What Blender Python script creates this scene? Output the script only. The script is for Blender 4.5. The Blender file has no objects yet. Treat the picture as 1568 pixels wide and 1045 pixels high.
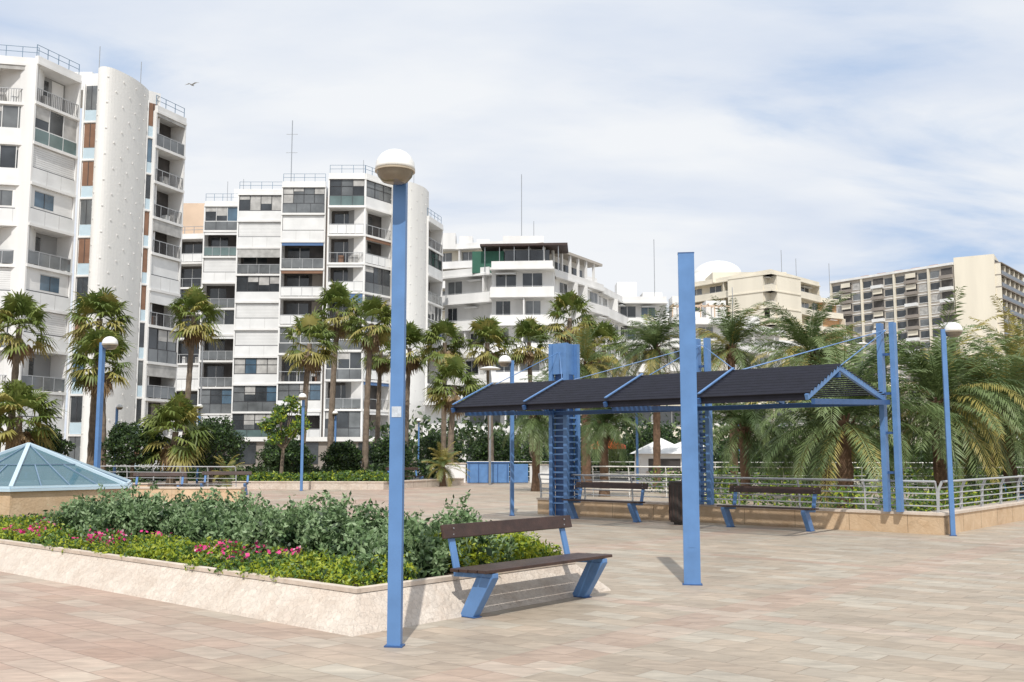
import bpy, math, random
import numpy as np
from mathutils import Vector, Matrix
R=random.Random(7); NR=np.random.default_rng(5)
scene=bpy.context.scene
scene.view_settings.view_transform='Standard'; scene.view_settings.look='None'; scene.view_settings.exposure=0
# ------------------------------------------------------------ materials
MATS={}
def newmat(name):
    m=bpy.data.materials.new(name); m.use_nodes=True; nt=m.node_tree; nt.nodes.clear()
    MATS[name]=m; return m,nt
def N(nt,t,**k):
    n=nt.nodes.new(t)
    for a,b in k.items(): setattr(n,a,b)
    return n
def simple(name,col,rough=.6,var=.12,scale=3.,bump=0.,bscale=20.,metal=0.,spec=.5,streak=False):
    m,nt=newmat(name)
    out=N(nt,'ShaderNodeOutputMaterial'); p=N(nt,'ShaderNodeBsdfPrincipled')
    tc=N(nt,'ShaderNodeTexCoord'); no=N(nt,'ShaderNodeTexNoise'); no.inputs['Scale'].default_value=scale; no.inputs['Detail'].default_value=6
    if streak:
        mp=N(nt,'ShaderNodeMapping'); mp.inputs['Scale'].default_value=(1,1,.12)
        nt.links.new(tc.outputs['Object'],mp.inputs[0]); nt.links.new(mp.outputs[0],no.inputs['Vector'])
    else: nt.links.new(tc.outputs['Object'],no.inputs['Vector'])
    mx=N(nt,'ShaderNodeMix',data_type='RGBA')
    rp=N(nt,'ShaderNodeMapRange'); rp.inputs[1].default_value=.3; rp.inputs[2].default_value=.7
    nt.links.new(no.outputs[0],rp.inputs[0]); nt.links.new(rp.outputs[0],mx.inputs[0])
    mx.inputs[6].default_value=(*[c*(1-var) for c in col],1); mx.inputs[7].default_value=(*[min(1,c*(1+var*.6)) for c in col],1)
    nt.links.new(mx.outputs[2],p.inputs['Base Color'])
    p.inputs['Roughness'].default_value=rough; p.inputs['Metallic'].default_value=metal; p.inputs['Specular IOR Level'].default_value=spec
    if bump>0:
        n2=N(nt,'ShaderNodeTexNoise'); n2.inputs['Scale'].default_value=bscale; n2.inputs['Detail'].default_value=4
        nt.links.new(tc.outputs['Object'],n2.inputs['Vector'])
        b=N(nt,'ShaderNodeBump'); b.inputs['Strength'].default_value=bump; b.inputs['Distance'].default_value=.02
        nt.links.new(n2.outputs[0],b.inputs['Height']); nt.links.new(b.outputs[0],p.inputs['Normal'])
    nt.links.new(p.outputs[0],out.inputs[0]); return m
def leaf(name,c1,c2,scale=2.5,trans=.28):
    m,nt=newmat(name)
    out=N(nt,'ShaderNodeOutputMaterial'); p=N(nt,'ShaderNodeBsdfPrincipled'); t=N(nt,'ShaderNodeBsdfTranslucent'); ms=N(nt,'ShaderNodeMixShader')
    tc=N(nt,'ShaderNodeTexCoord'); no=N(nt,'ShaderNodeTexNoise'); no.inputs['Scale'].default_value=scale; no.inputs['Detail'].default_value=5
    nt.links.new(tc.outputs['Object'],no.inputs['Vector'])
    rp=N(nt,'ShaderNodeMapRange'); rp.inputs[1].default_value=.35; rp.inputs[2].default_value=.65
    mx=N(nt,'ShaderNodeMix',data_type='RGBA'); mx.inputs[6].default_value=(*c1,1); mx.inputs[7].default_value=(*c2,1)
    nt.links.new(no.outputs[0],rp.inputs[0]); nt.links.new(rp.outputs[0],mx.inputs[0])
    nt.links.new(mx.outputs[2],p.inputs['Base Color']); nt.links.new(mx.outputs[2],t.inputs['Color'])
    p.inputs['Roughness'].default_value=.5; ms.inputs[0].default_value=trans
    nt.links.new(p.outputs[0],ms.inputs[1]); nt.links.new(t.outputs[0],ms.inputs[2]); nt.links.new(ms.outputs[0],out.inputs[0])
simple('white_wall',(.80,.79,.77),.7,.14,.5,streak=True)
simple('white_panel',(.78,.78,.77),.5,.10,.8)
simple('tower_white',(.81,.795,.76),.8,.11,.4,.5,6,streak=True)
simple('cream',(.76,.70,.58),.7,.10,.3,streak=True)
simple('beige_wall',(.46,.42,.37),.8,.12,.2,streak=True)
simple('brown_wall',(.30,.265,.235),.8,.15,.3)
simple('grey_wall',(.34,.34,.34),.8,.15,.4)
simple('peach',(.66,.50,.37),.8,.1,.5)
simple('orange_wall',(.62,.38,.2),.8,.1,.5)
simple('frame_dark',(.05,.05,.055),.4,.1,2)
simple('frame_white',(.7,.7,.69),.5,.05,2)
simple('frame_blue',(.16,.24,.33),.4,.1,2)
simple('spandrel_blue',(.50,.62,.69),.4,.05,2)
simple('curtain',(.46,.45,.43),.7,.3,1.5)
simple('shade_brown',(.24,.13,.08),.7,.2,1.5)
simple('awning_blue',(.09,.17,.34),.7,.1,2)
simple('awning_green',(.03,.12,.08),.7,.1,2)
simple('recess_shade',(.09,.082,.078),.8,.4,1)  # dark tone stands in for shade in recesses and openings
simple('glass_dark',(.04,.046,.052),.1,.7,.6,spec=.8)
simple('glass_grey',(.15,.16,.165),.12,.5,.6,spec=.9)
simple('glass_green',(.13,.19,.185),.1,.3,.7,spec=.8)
simple('glass_blue',(.08,.14,.20),.1,.4,.7,spec=.9)
simple('blue_paint',(.105,.225,.455),.42,.14,4,.06,60)
simple('blue_paint_dark',(.035,.095,.24),.45,.10,5)
simple('roof_dark',(.010,.010,.018),.55,.3,6,spec=.3)
simple('wood_dark',(.05,.028,.022),.5,.3,9,.2,50)
simple('bench_wood',(.055,.028,.02),.45,.4,9,.2,60)
simple('steel',(.45,.46,.47),.35,.08,4,metal=.8)
simple('rail_grey',(.42,.43,.44),.45,.08,4)
simple('bin_brown',(.035,.028,.024),.5,.2,6)
simple('lamp_white',(.80,.79,.75),.4,.08,9)
simple('lamp_bowl',(.19,.16,.115),.2,.15,8,spec=.8)
simple('lamp_bowl_rim',(.45,.38,.28),.3,.15,8)
simple('sticker',(.5,.55,.6),.6,.2,40)
simple('soil',(.09,.06,.04),.95,.3,8,.6,40)
simple('rooftile',(.4,.14,.08),.8,.2,2)
simple('canvas_white',(.8,.8,.78),.7,.04,2)
simple('canvas_orange',(.75,.12,.03),.7,.06,2)
simple('trunk',(.20,.155,.115),.9,.35,5,.8,30)
simple('trunk_brown',(.15,.09,.055),.9,.4,7,.8,30)
simple('gull',(.5,.5,.5),.7,.1,9)
leaf('leaf_sage',(.11,.19,.07),(.20,.30,.13),6)
leaf('leaf_sage_light',(.24,.34,.16),(.31,.41,.22),6)
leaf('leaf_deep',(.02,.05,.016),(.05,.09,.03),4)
leaf('leaf_lime',(.26,.34,.02),(.42,.46,.04),5)
leaf('leaf_mid',(.07,.15,.03),(.15,.25,.05),4)
leaf('leaf_dark',(.018,.04,.015),(.035,.065,.022),2)
leaf('leaf_darkmid',(.035,.065,.02),(.065,.11,.035),2)
leaf('petal_pink',(.72,.02,.18),(.85,.07,.33),9)
leaf('petal_pale',(.75,.35,.45),(.8,.6,.6),9)
leaf('fan_green',(.10,.15,.03),(.22,.26,.065),1.2)
leaf('fan_yellow',(.30,.28,.07),(.38,.33,.11),1.2)
leaf('fan_dead',(.20,.13,.07),(.34,.24,.13),1.5,.1)
leaf('date_green',(.12,.18,.06),(.23,.29,.12),1.)
leaf('date_dark',(.06,.10,.03),(.12,.165,.055),1.)
leaf('date_yellow',(.32,.28,.07),(.42,.35,.11),1.)
m,nt=newmat('pyramid_glass'); out=N(nt,'ShaderNodeOutputMaterial'); p=N(nt,'ShaderNodeBsdfPrincipled')
p.inputs['Base Color'].default_value=(.08,.17,.20,1); p.inputs['Roughness'].default_value=.06; p.inputs['Specular IOR Level'].default_value=.8
p.inputs['Alpha'].default_value=.75; nt.links.new(p.outputs[0],out.inputs[0])
def stone(name,base,dark,cell=6.,bump=.4,mort=.04,lo=.86):
    m,nt=newmat(name); out=N(nt,'ShaderNodeOutputMaterial'); p=N(nt,'ShaderNodeBsdfPrincipled'); tc=N(nt,'ShaderNodeTexCoord')
    nd=N(nt,'ShaderNodeTexNoise'); nd.inputs['Scale'].default_value=cell*.8; nd.inputs['Detail'].default_value=3; nt.links.new(tc.outputs['Object'],nd.inputs['Vector'])
    dm=N(nt,'ShaderNodeVectorMath',operation='SCALE'); dm.inputs['Scale'].default_value=.9/cell; nt.links.new(nd.outputs['Color'],dm.inputs[0])
    da=N(nt,'ShaderNodeVectorMath',operation='ADD'); nt.links.new(tc.outputs['Object'],da.inputs[0]); nt.links.new(dm.outputs[0],da.inputs[1])
    v=N(nt,'ShaderNodeTexVoronoi',feature='DISTANCE_TO_EDGE'); v.inputs['Scale'].default_value=cell
    v2=N(nt,'ShaderNodeTexVoronoi'); v2.inputs['Scale'].default_value=cell
    no=N(nt,'ShaderNodeTexNoise'); no.inputs['Scale'].default_value=2.2; no.inputs['Detail'].default_value=12; no.inputs['Roughness'].default_value=.65; no.inputs['Distortion'].default_value=.8
    for n in (v,v2): nt.links.new(da.outputs[0],n.inputs['Vector'])
    nt.links.new(tc.outputs['Object'],no.inputs['Vector'])
    mx=N(nt,'ShaderNodeMix',data_type='RGBA'); mx.inputs[6].default_value=(*dark,1); mx.inputs[7].default_value=(*base,1)
    rp=N(nt,'ShaderNodeMapRange'); rp.inputs[1].default_value=.3; rp.inputs[2].default_value=.62
    nt.links.new(no.outputs[0],rp.inputs[0]); nt.links.new(rp.outputs[0],mx.inputs[0])
    sc=N(nt,'ShaderNodeSeparateColor'); nt.links.new(v2.outputs['Color'],sc.inputs[0])
    r3=N(nt,'ShaderNodeMapRange'); r3.inputs[3].default_value=.92; r3.inputs[4].default_value=1.06; nt.links.new(sc.outputs[0],r3.inputs[0])
    r2=N(nt,'ShaderNodeMapRange'); r2.inputs[2].default_value=mort; r2.inputs[3].default_value=lo; nt.links.new(v.outputs['Distance'],r2.inputs[0])
    mu=N(nt,'ShaderNodeMath',operation='MULTIPLY'); nt.links.new(r3.outputs[0],mu.inputs[0]); nt.links.new(r2.outputs[0],mu.inputs[1])
    vm=N(nt,'ShaderNodeVectorMath',operation='SCALE'); nt.links.new(mx.outputs[2],vm.inputs[0]); nt.links.new(mu.outputs[0],vm.inputs['Scale'])
    nt.links.new(vm.outputs[0],p.inputs['Base Color']); p.inputs['Roughness'].default_value=.85
    b=N(nt,'ShaderNodeBump'); b.inputs['Strength'].default_value=bump; b.inputs['Distance'].default_value=.03
    nf=N(nt,'ShaderNodeTexNoise'); nf.inputs['Scale'].default_value=22; nf.inputs['Detail'].default_value=6; nt.links.new(tc.outputs['Object'],nf.inputs['Vector'])
    ad=N(nt,'ShaderNodeMath',operation='ADD'); nt.links.new(r2.outputs[0],ad.inputs[0]); nt.links.new(nf.outputs[0],ad.inputs[1])
    nt.links.new(ad.outputs[0],b.inputs['Height']); nt.links.new(b.outputs[0],p.inputs['Normal']); nt.links.new(p.outputs[0],out.inputs[0])
stone('stone_pale',(.63,.555,.475),(.52,.43,.35),15.,.7,.035,.89)
stone('stone_cap',(.66,.57,.48),(.52,.42,.33),1.5,.2)
stone('stone_orange',(.62,.46,.30),(.50,.34,.20),1.1,.3,.01)
# paving
AX=Vector((-.755,.656)); BX=Vector((.656,.755))
m,nt=newmat('paving'); out=N(nt,'ShaderNodeOutputMaterial'); p=N(nt,'ShaderNodeBsdfPrincipled'); tc=N(nt,'ShaderNodeTexCoord')
mp=N(nt,'ShaderNodeMapping'); mp.inputs['Rotation'].default_value=(0,0,math.radians(41)); nt.links.new(tc.outputs['Object'],mp.inputs[0])
br=N(nt,'ShaderNodeTexBrick'); br.inputs['Scale'].default_value=1; br.inputs['Brick Width'].default_value=.56; br.inputs['Row Height'].default_value=.28
br.inputs['Mortar Size'].default_value=.006; br.inputs['Mortar Smooth'].default_value=.3
br.inputs['Color1'].default_value=(0,0,0,1); br.inputs['Color2'].default_value=(1,1,1,1); br.inputs['Mortar'].default_value=(.5,.5,.5,1)
nt.links.new(mp.outputs[0],br.inputs['Vector'])
cr=N(nt,'ShaderNodeValToRGB'); nt.links.new(br.outputs['Color'],cr.inputs[0])
e=cr.color_ramp.elements; e[0].position=0; e[0].color=(.375,.305,.23,1); e[1].position=1; e[1].color=(.475,.415,.33,1)
x=e.new(.3); x.color=(.42,.35,.268,1); x=e.new(.5); x.color=(.44,.352,.265,1); x=e.new(.75); x.color=(.42,.37,.295,1)
cr2=N(nt,'ShaderNodeValToRGB'); nt.links.new(br.outputs['Color'],cr2.inputs[0])
e=cr2.color_ramp.elements; e[0].color=(.42,.28,.21,1); e[1].color=(.50,.385,.30,1); x=e.new(.5); x.color=(.45,.315,.245,1)
sx=N(nt,'ShaderNodeSeparateXYZ'); nt.links.new(mp.outputs[0],sx.inputs[0])
def band(o,per,w,off):
    a=N(nt,'ShaderNodeMath',operation='ADD'); a.inputs[1].default_value=off; nt.links.new(o,a.inputs[0])
    b=N(nt,'ShaderNodeMath',operation='FLOORED_MODULO'); b.inputs[1].default_value=per; nt.links.new(a.outputs[0],b.inputs[0])
    c=N(nt,'ShaderNodeMath',operation='LESS_THAN'); c.inputs[1].default_value=w; nt.links.new(b.outputs[0],c.inputs[0]); return c
b1=band(sx.outputs[0],5.04,.56,.3); b2=band(sx.outputs[1],5.04,.28,1.1)
mxx=N(nt,'ShaderNodeMath',operation='MAXIMUM'); nt.links.new(b1.outputs[0],mxx.inputs[0]); nt.links.new(b2.outputs[0],mxx.inputs[1])
nl=N(nt,'ShaderNodeTexNoise'); nl.inputs['Scale'].default_value=.3; nl.inputs['Detail'].default_value=5; nt.links.new(tc.outputs['Object'],nl.inputs['Vector'])
sx2=N(nt,'ShaderNodeSeparateXYZ'); nt.links.new(tc.outputs['Object'],sx2.inputs[0])
lf=N(nt,'ShaderNodeMapRange'); lf.inputs[1].default_value=.2; lf.inputs[2].default_value=-2.6; nt.links.new(sx2.outputs[0],lf.inputs[0])
lr=N(nt,'ShaderNodeMapRange'); lr.inputs[1].default_value=.4; lr.inputs[2].default_value=.58; nt.links.new(nl.outputs[0],lr.inputs[0])
m1=N(nt,'ShaderNodeMath',operation='MULTIPLY'); m1.inputs[1].default_value=.5; nt.links.new(mxx.outputs[0],m1.inputs[0])
m2=N(nt,'ShaderNodeMath',operation='MULTIPLY'); nt.links.new(lf.outputs[0],m2.inputs[0]); nt.links.new(lr.outputs[0],m2.inputs[1])
m2d=N(nt,'ShaderNodeMath',operation='MULTIPLY'); m2d.inputs[1].default_value=.85; nt.links.new(m2.outputs[0],m2d.inputs[0])
m3=N(nt,'ShaderNodeMath',operation='MAXIMUM'); nt.links.new(m1.outputs[0],m3.inputs[0]); nt.links.new(m2d.outputs[0],m3.inputs[1])
mx=N(nt,'ShaderNodeMix',data_type='RGBA'); nt.links.new(m3.outputs[0],mx.inputs[0]); nt.links.new(cr.outputs[0],mx.inputs[6]); nt.links.new(cr2.outputs[0],mx.inputs[7])
mpv=N(nt,'ShaderNodeMapping'); mpv.inputs['Rotation'].default_value=(0,0,math.radians(41)); mpv.inputs['Scale'].default_value=(1.3,6,1); nt.links.new(tc.outputs['Object'],mpv.inputs[0])
bs=N(nt,'ShaderNodeVectorMath',operation='SCALE'); bs.inputs['Scale'].default_value=37.; nt.links.new(br.outputs['Color'],bs.inputs[0])
va=N(nt,'ShaderNodeVectorMath',operation='ADD'); nt.links.new(mpv.outputs[0],va.inputs[0]); nt.links.new(bs.outputs[0],va.inputs[1])
ng=N(nt,'ShaderNodeTexNoise'); ng.inputs['Scale'].default_value=1.6; ng.inputs['Detail'].default_value=12; ng.inputs['Roughness'].default_value=.7; ng.inputs['Distortion'].default_value=.6; nt.links.new(va.outputs[0],ng.inputs['Vector'])
rg=N(nt,'ShaderNodeMapRange'); rg.inputs[1].default_value=.3; rg.inputs[2].default_value=.7; rg.inputs[3].default_value=.74; rg.inputs[4].default_value=1.2; nt.links.new(ng.outputs[0],rg.inputs[0])
nh=N(nt,'ShaderNodeTexNoise'); nh.inputs['Scale'].default_value=.5; nh.inputs['Detail'].default_value=10; nh.inputs['Roughness'].default_value=.72; nt.links.new(tc.outputs['Object'],nh.inputs['Vector'])
rh=N(nt,'ShaderNodeMapRange'); rh.inputs[1].default_value=.35; rh.inputs[2].default_value=.65; rh.inputs[3].default_value=.82; rh.inputs[4].default_value=1.1; nt.links.new(nh.outputs[0],rh.inputs[0])
mo=N(nt,'ShaderNodeMapRange'); mo.inputs[3].default_value=1.; mo.inputs[4].default_value=.72; nt.links.new(br.outputs['Fac'],mo.inputs[0])
mm=N(nt,'ShaderNodeMath',operation='MULTIPLY'); nt.links.new(rg.outputs[0],mm.inputs[0]); nt.links.new(mo.outputs[0],mm.inputs[1])
mm2=N(nt,'ShaderNodeMath',operation='MULTIPLY'); nt.links.new(mm.outputs[0],mm2.inputs[0]); nt.links.new(rh.outputs[0],mm2.inputs[1])
vm=N(nt,'ShaderNodeVectorMath',operation='SCALE'); nt.links.new(mx.outputs[2],vm.inputs[0]); nt.links.new(mm2.outputs[0],vm.inputs['Scale'])
nt.links.new(vm.outputs[0],p.inputs['Base Color'])
rr_=N(nt,'ShaderNodeMapRange'); rr_.inputs[3].default_value=.45; rr_.inputs[4].default_value=.75; nt.links.new(nh.outputs[0],rr_.inputs[0]); nt.links.new(rr_.outputs[0],p.inputs['Roughness'])
bu=N(nt,'ShaderNodeBump'); bu.inputs['Strength'].default_value=.45; bu.inputs['Distance'].default_value=.008
sb=N(nt,'ShaderNodeMath',operation='SUBTRACT'); nt.links.new(ng.outputs[0],sb.inputs[0]); nt.links.new(br.outputs['Fac'],sb.inputs[1])
nt.links.new(sb.outputs[0],bu.inputs['Height']); nt.links.new(bu.outputs[0],p.inputs['Normal']); nt.links.new(p.outputs[0],out.inputs[0])
simple('far_ground',(.30,.26,.20),.9,.2,.1)
simple('asphalt',(.06,.06,.06),.9,.2,1)
# ------------------------------------------------------------ geometry class
class Obj:
    def __init__(s,name): s.name=name; s.g={}
    def grp(s,g,mat):
        if g in s.g and s.g[g][2]!=mat: g=g+'_'+mat
        if g not in s.g: s.g[g]=[[],[],mat]
        return s.g[g]
    def mesh(s,g,mat,vs,fs):
        G=s.grp(g,mat); o=len(G[0]); G[0].extend(vs); G[1].extend([tuple(i+o for i in f) for f in fs])
    def quads(s,g,mat,Q):
        G=s.grp(g,mat); o=len(G[0]); n=len(Q); G[0].extend(map(tuple,Q.reshape(-1,3).tolist()))
        G[1].extend([(o+4*i,o+4*i+1,o+4*i+2,o+4*i+3) for i in range(n)])
    BF=[(0,3,2,1),(4,5,6,7),(0,1,5,4),(1,2,6,5),(2,3,7,6),(3,0,4,7)]
    def box(s,g,mat,x0,x1,y0,y1,z0,z1,fr=None):
        c=[(x0,y0),(x1,y0),(x1,y1),(x0,y1)]
        vs=[(a,b,z0) for a,b in c]+[(a,b,z1) for a,b in c]
        if fr: vs=[fr(v) for v in vs]
        s.mesh(g,mat,vs,s.BF)
    def cyl(s,g,mat,p0,p1,r0,r1=None,n=10,cap=True):
        r1=r0 if r1 is None else r1; p0=Vector(p0);p1=Vector(p1); d=(p1-p0).normalized()
        a=d.cross(Vector((0,0,1))) if abs(d.z)<.95 else d.cross(Vector((1,0,0))); a.normalize(); b=d.cross(a)
        vs=[]
        for p,r in((p0,r0),(p1,r1)):
            for i in range(n):
                t=2*math.pi*i/n; vs.append(tuple(p+a*math.cos(t)*r+b*math.sin(t)*r))
        fs=[(i,(i+1)%n,n+(i+1)%n,n+i) for i in range(n)]
        if cap: fs+= [tuple(range(n-1,-1,-1)),tuple(range(n,2*n))]
        s.mesh(g,mat,vs,fs)
    def beam(s,g,mat,p0,p1,w,h,up=(0,0,1)):
        p0=Vector(p0);p1=Vector(p1); d=(p1-p0).normalized(); u=Vector(up); a=d.cross(u).normalized(); b=a.cross(d).normalized()
        c=[(-w/2,-h/2),(w/2,-h/2),(w/2,h/2),(-w/2,h/2)]
        vs=[tuple(p0+a*i+b*j) for i,j in c]+[tuple(p1+a*i+b*j) for i,j in c]
        s.mesh(g,mat,vs,s.BF)
    def prism(s,g,mat,poly,z0,z1):
        n=len(poly); vs=[(x,y,z0) for x,y in poly]+[(x,y,z1) for x,y in poly]
        s.mesh(g,mat,vs,[(i,(i+1)%n,n+(i+1)%n,n+i) for i in range(n)]+[tuple(range(n-1,-1,-1)),tuple(range(n,2*n))])
    def revolve(s,g,mat,prof,n=24,c=(0,0,0)):
        vs=[];fs=[]
        for r,z in prof:
            for i in range(n):
                t=2*math.pi*i/n; vs.append((c[0]+r*math.cos(t),c[1]+r*math.sin(t),c[2]+z))
        for k in range(len(prof)-1):
            for i in range(n): fs.append((k*n+i,k*n+(i+1)%n,(k+1)*n+(i+1)%n,(k+1)*n+i))
        s.mesh(g,mat,vs,fs)
    def done(s,loc=(0,0,0),rot=0,scale=1,bevel=0,smooth=()):
        ms=[]; obs=[]
        for g,(v,f,mt) in s.g.items():
            me=bpy.data.meshes.new(s.name+'_'+g); me.from_pydata(v,[],f); me.materials.append(MATS[mt]); me.update()
            if g in smooth: me.polygons.foreach_set('use_smooth',[True]*len(me.polygons))
            ms.append((g,me))
        if len(ms)==1:
            root=bpy.data.objects.new(s.name,ms[0][1]); obs=[root]
        else:
            root=bpy.data.objects.new(s.name,None); root.empty_display_size=.2
            for g,me in ms:
                o=bpy.data.objects.new(g,me); o.parent=root; obs.append(o)
        scene.collection.objects.link(root)
        for o in obs:
            if o is not root: scene.collection.objects.link(o)
            if bevel:
                b=o.modifiers.new('b','BEVEL'); b.width=bevel; b.segments=2; b.limit_method='ANGLE'; b.angle_limit=.7
        root.location=loc; root.rotation_euler=(0,0,rot); root.scale=(scale,)*3
        return root
# ------------------------------------------------------------ ground
g=Obj('ground'); g.mesh('g','far_ground',[(-2500,-500,-.05),(2500,-500,-.05),(2500,3000,-.05),(-2500,3000,-.05)],[(0,1,2,3)]); g.done()
g=Obj('plaza_paving'); g.mesh('g','paving',[(-45,-8,0),(45,-8,0),(45,57,0),(-45,57,0)],[(0,1,2,3)]); g.done()
g=Obj('road'); g.mesh('g','asphalt',[(-90,58,-.03),(120,58,-.03),(120,64,-.03),(-90,64,-.03)],[(0,1,2,3)])
for i in range(40): g.box('markings','lamp_white',-88+5*i,-86+5*i,60.9,61.05,-.028,-.024)
g.done()
# ------------------------------------------------------------ foliage helpers
def unit(n):
    v=NR.normal(size=(n,3)); return v/np.linalg.norm(v,axis=1,keepdims=True)
def leaves(P,size,asp=.45,up=0.):
    n=len(P); a=unit(n); a[:,2]+=up; a/=np.linalg.norm(a,axis=1,keepdims=True)
    b=np.cross(a,unit(n)); b/=np.linalg.norm(b,axis=1,keepdims=True)
    s=(size*(.65+.7*NR.random(n)))[:,None]
    return np.stack([P-a*s,P+b*s*asp,P+a*s,P-b*s*asp],1)
def blob(c,r,n,shell=.35):
    d=unit(n); rr=1-shell*NR.random(n)**1.5
    k=1+.18*np.sin(d[:,0]*5+c[0]*3)*np.cos(d[:,1]*6+c[1])+.12*np.sin(d[:,2]*9+c[0])
    return np.array(c)+d*(rr*k)[:,None]*np.array(r)
def pick(P,ws):
    u=NR.random(len(P)); c=np.cumsum(ws)/sum(ws); return np.searchsorted(c,u)
def foliage(o,P,mats,size,asp=.45,up=0.):
    idx=pick(P,[w for _,w in mats])
    for i,(mt,_) in enumerate(mats):
        q=P[idx==i]
        if len(q): o.quads('foliage_'+mt,mt,leaves(q,size,asp,up))
# ------------------------------------------------------------ near planter
C=Vector((-1.4,8.95))
def pl(a,b,z): q=C+AX*a+BX*b; return (q.x,q.y,z)
LA,LB=15.5,3.9
def ring(d,z): return [pl(-0+d,d,z),pl(LA-d,d,z),pl(LA-d,LB-d,z),pl(d,LB-d,z)]
o=Obj('stone_planter')
def rings(o,g,mat,rs,cap=False):
    vs=[v for r in rs for v in r]; fs=[]
    for k in range(len(rs)-1):
        for i in range(4): fs.append((k*4+i,(k+1)*4+i,(k+1)*4+(i+1)%4,k*4+(i+1)%4))
    if cap: k=(len(rs)-1)*4; fs.append((k,k+1,k+2,k+3))
    o.mesh(g,mat,vs,fs)
rings(o,'battered_wall','stone_pale',[ring(0,0),ring(.02,.03),ring(.30,.31)])
rings(o,'coping','stone_cap',[ring(.29,.313),ring(.285,.355),ring(.36,.36),ring(.365,.28)])
rings(o,'soil','soil',[ring(.362,.285),ring(.7,.32)],True)
o.done()
o=Obj('planter_shrub')
def shrub(o,a,b,r,h,dens=1.):
    c=Vector(pl(a,b,.3)); ns=int(125*dens*r*2); P=[]; tone=R.random()
    for i in range(5):
        t=R.uniform(0,6.28); o.cyl('stems','trunk_brown',pl(a,b,.28),(c.x+r*.5*math.cos(t),c.y+r*.5*math.sin(t),c.z+h*.6),.012,.006,5)
    for i in range(ns):
        t=R.uniform(0,6.283); ph=math.acos(R.uniform(.0,1)); k=R.uniform(.72,1.05)*(1+.28*math.sin(t*3+a*5)*math.sin(ph*4))
        if R.random()<.07: k*=1.18
        d=Vector((math.sin(ph)*math.cos(t)*r,math.sin(ph)*math.sin(t)*r,math.cos(ph)*h*.95+.05))*k
        tip=c+d; m=17
        P.append(np.array(tip)+NR.normal(size=(m,3))*np.array([.035,.035,.045]))
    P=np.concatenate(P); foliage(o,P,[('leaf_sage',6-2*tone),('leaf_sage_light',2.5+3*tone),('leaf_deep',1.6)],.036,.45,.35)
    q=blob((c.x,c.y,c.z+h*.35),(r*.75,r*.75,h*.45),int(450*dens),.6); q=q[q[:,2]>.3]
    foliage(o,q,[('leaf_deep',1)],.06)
for (a0,b0) in [(x*.62+1.0,yy) for x in range(12) for yy in (1.45,2.1,2.75)]:
    a=a0+R.uniform(-.24,.24); b=b0+R.uniform(-.2,.2)
    if a<1.3 and b>2.3: continue
    shrub(o,a,b,R.uniform(.34,.52),R.choice([.34,.45,.52,.58,.64])*(1 if a>2 else .92))
shrub(o,.9,1.5,.32,.42); shrub(o,1.1,2.3,.35,.58); shrub(o,8.7,2.6,.5,.7); shrub(o,8.5,1.8,.45,.6)
o.done()
o=Obj('groundcover_plants')
for i in range(420):
    a=R.uniform(.5,15); b=R.uniform(.42,1.12)
    hh=.07+.16*(b-.42)
    c=pl(a,b,.34+hh*.3); P=blob(c,(.17,.17,hh),150); P=P[P[:,2]>.3]
    k=math.sin(a*1.7)+.7*math.sin(a*4.1+1)+R.uniform(-.6,.6)+(.8 if b<.6 else 0)
    foliage(o,P,[('leaf_lime',6 if k>0 else 1.0),('leaf_mid',3),('leaf_deep',.8)],.026)
for i in range(80):
    a=R.uniform(9.3,15); b=R.uniform(.9,3.4); c=pl(a,b,.36); P=blob(c,(.28,.28,.16),220); P=P[P[:,2]>.3]
    foliage(o,P,[('leaf_lime',2.5),('leaf_mid',4),('leaf_deep',2)],.035)
o.done()
o=Obj('lime_hedge')
for i in range(46):
    a=R.uniform(.5,1.15); b=R.uniform(1.9,3.4); c=pl(a,b,.43+.07*math.sin(b*7)); P=blob(c,(.2,.2,R.uniform(.13,.22)),380); P=P[P[:,2]>.3]
    foliage(o,P,[('leaf_lime',6),('leaf_mid',2.4)],.028)
o.done()
o=Obj('pink_flowers')
for i in range(150):
    a=R.uniform(.8,13.5); b=R.uniform(.6,1.15)
    if math.sin(a*2.3+1)+.5*math.sin(a*5.9)<-.1: continue
    c=pl(a,b,.40+.16*(b-.5)+R.uniform(0,.06)); P=np.array(c)+NR.normal(size=(9,3))*np.array([.06,.06,.025])
    foliage(o,P,[('petal_pink',6),('petal_pale',.8)],.025,.8)
o.done()
# ------------------------------------------------------------ street furniture
def lamp_post(x,y,rot=0,H=4.0,sticker=False,w=.11,d=.085):
    o=Obj('street_lamp')
    o.box('post','blue_paint',-w/2,w/2,-d/2,d/2,0,H-.02)
    o.box('base_plate','blue_paint_dark',-w/2-.02,w/2+.02,-d/2-.02,d/2+.02,.001,.014)
    o.box('arm','blue_paint_dark',-.025,.025,-.16,-d/2,H-.16,H-.10)
    c=(0,-.19,H-.06); r=.168
    pr=[(.001,.02+.155)]+[(r*math.sin(t),.02+.155*math.cos(t)) for t in [i*math.pi/20 for i in range(1,11)]]+[(r+.004,.0),(r-.01,-.004)]
    o.revolve('dome','lamp_white',pr,32,c)
    o.revolve('bowl','lamp_bowl',[(r-.008,-.02),(r-.022,-.06),(r-.06,-.105),(.065,-.118),(.001,-.12)],32,c)
    o.revolve('rim','lamp_bowl_rim',[(r-.01,-.006),(r+.004,-.008),(r+.004,-.022),(r-.012,-.022)],32,c)
    if sticker: o.box('sticker','sticker',-.042,.042,-d/2-.0035,-d/2-.001,1.90,1.99)
    return o.done((x,y,0),rot,smooth=('dome','bowl'))
lamp_post(-.975,8.5,math.radians(-8),4.07,True,.115,.07)
lamp_post(8.55,19.6,math.radians(75),4.05)
lamp_post(-9.1,22.,math.radians(75),4.05)
lamp_post(0,25.8,math.radians(-75),4.0)
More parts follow.
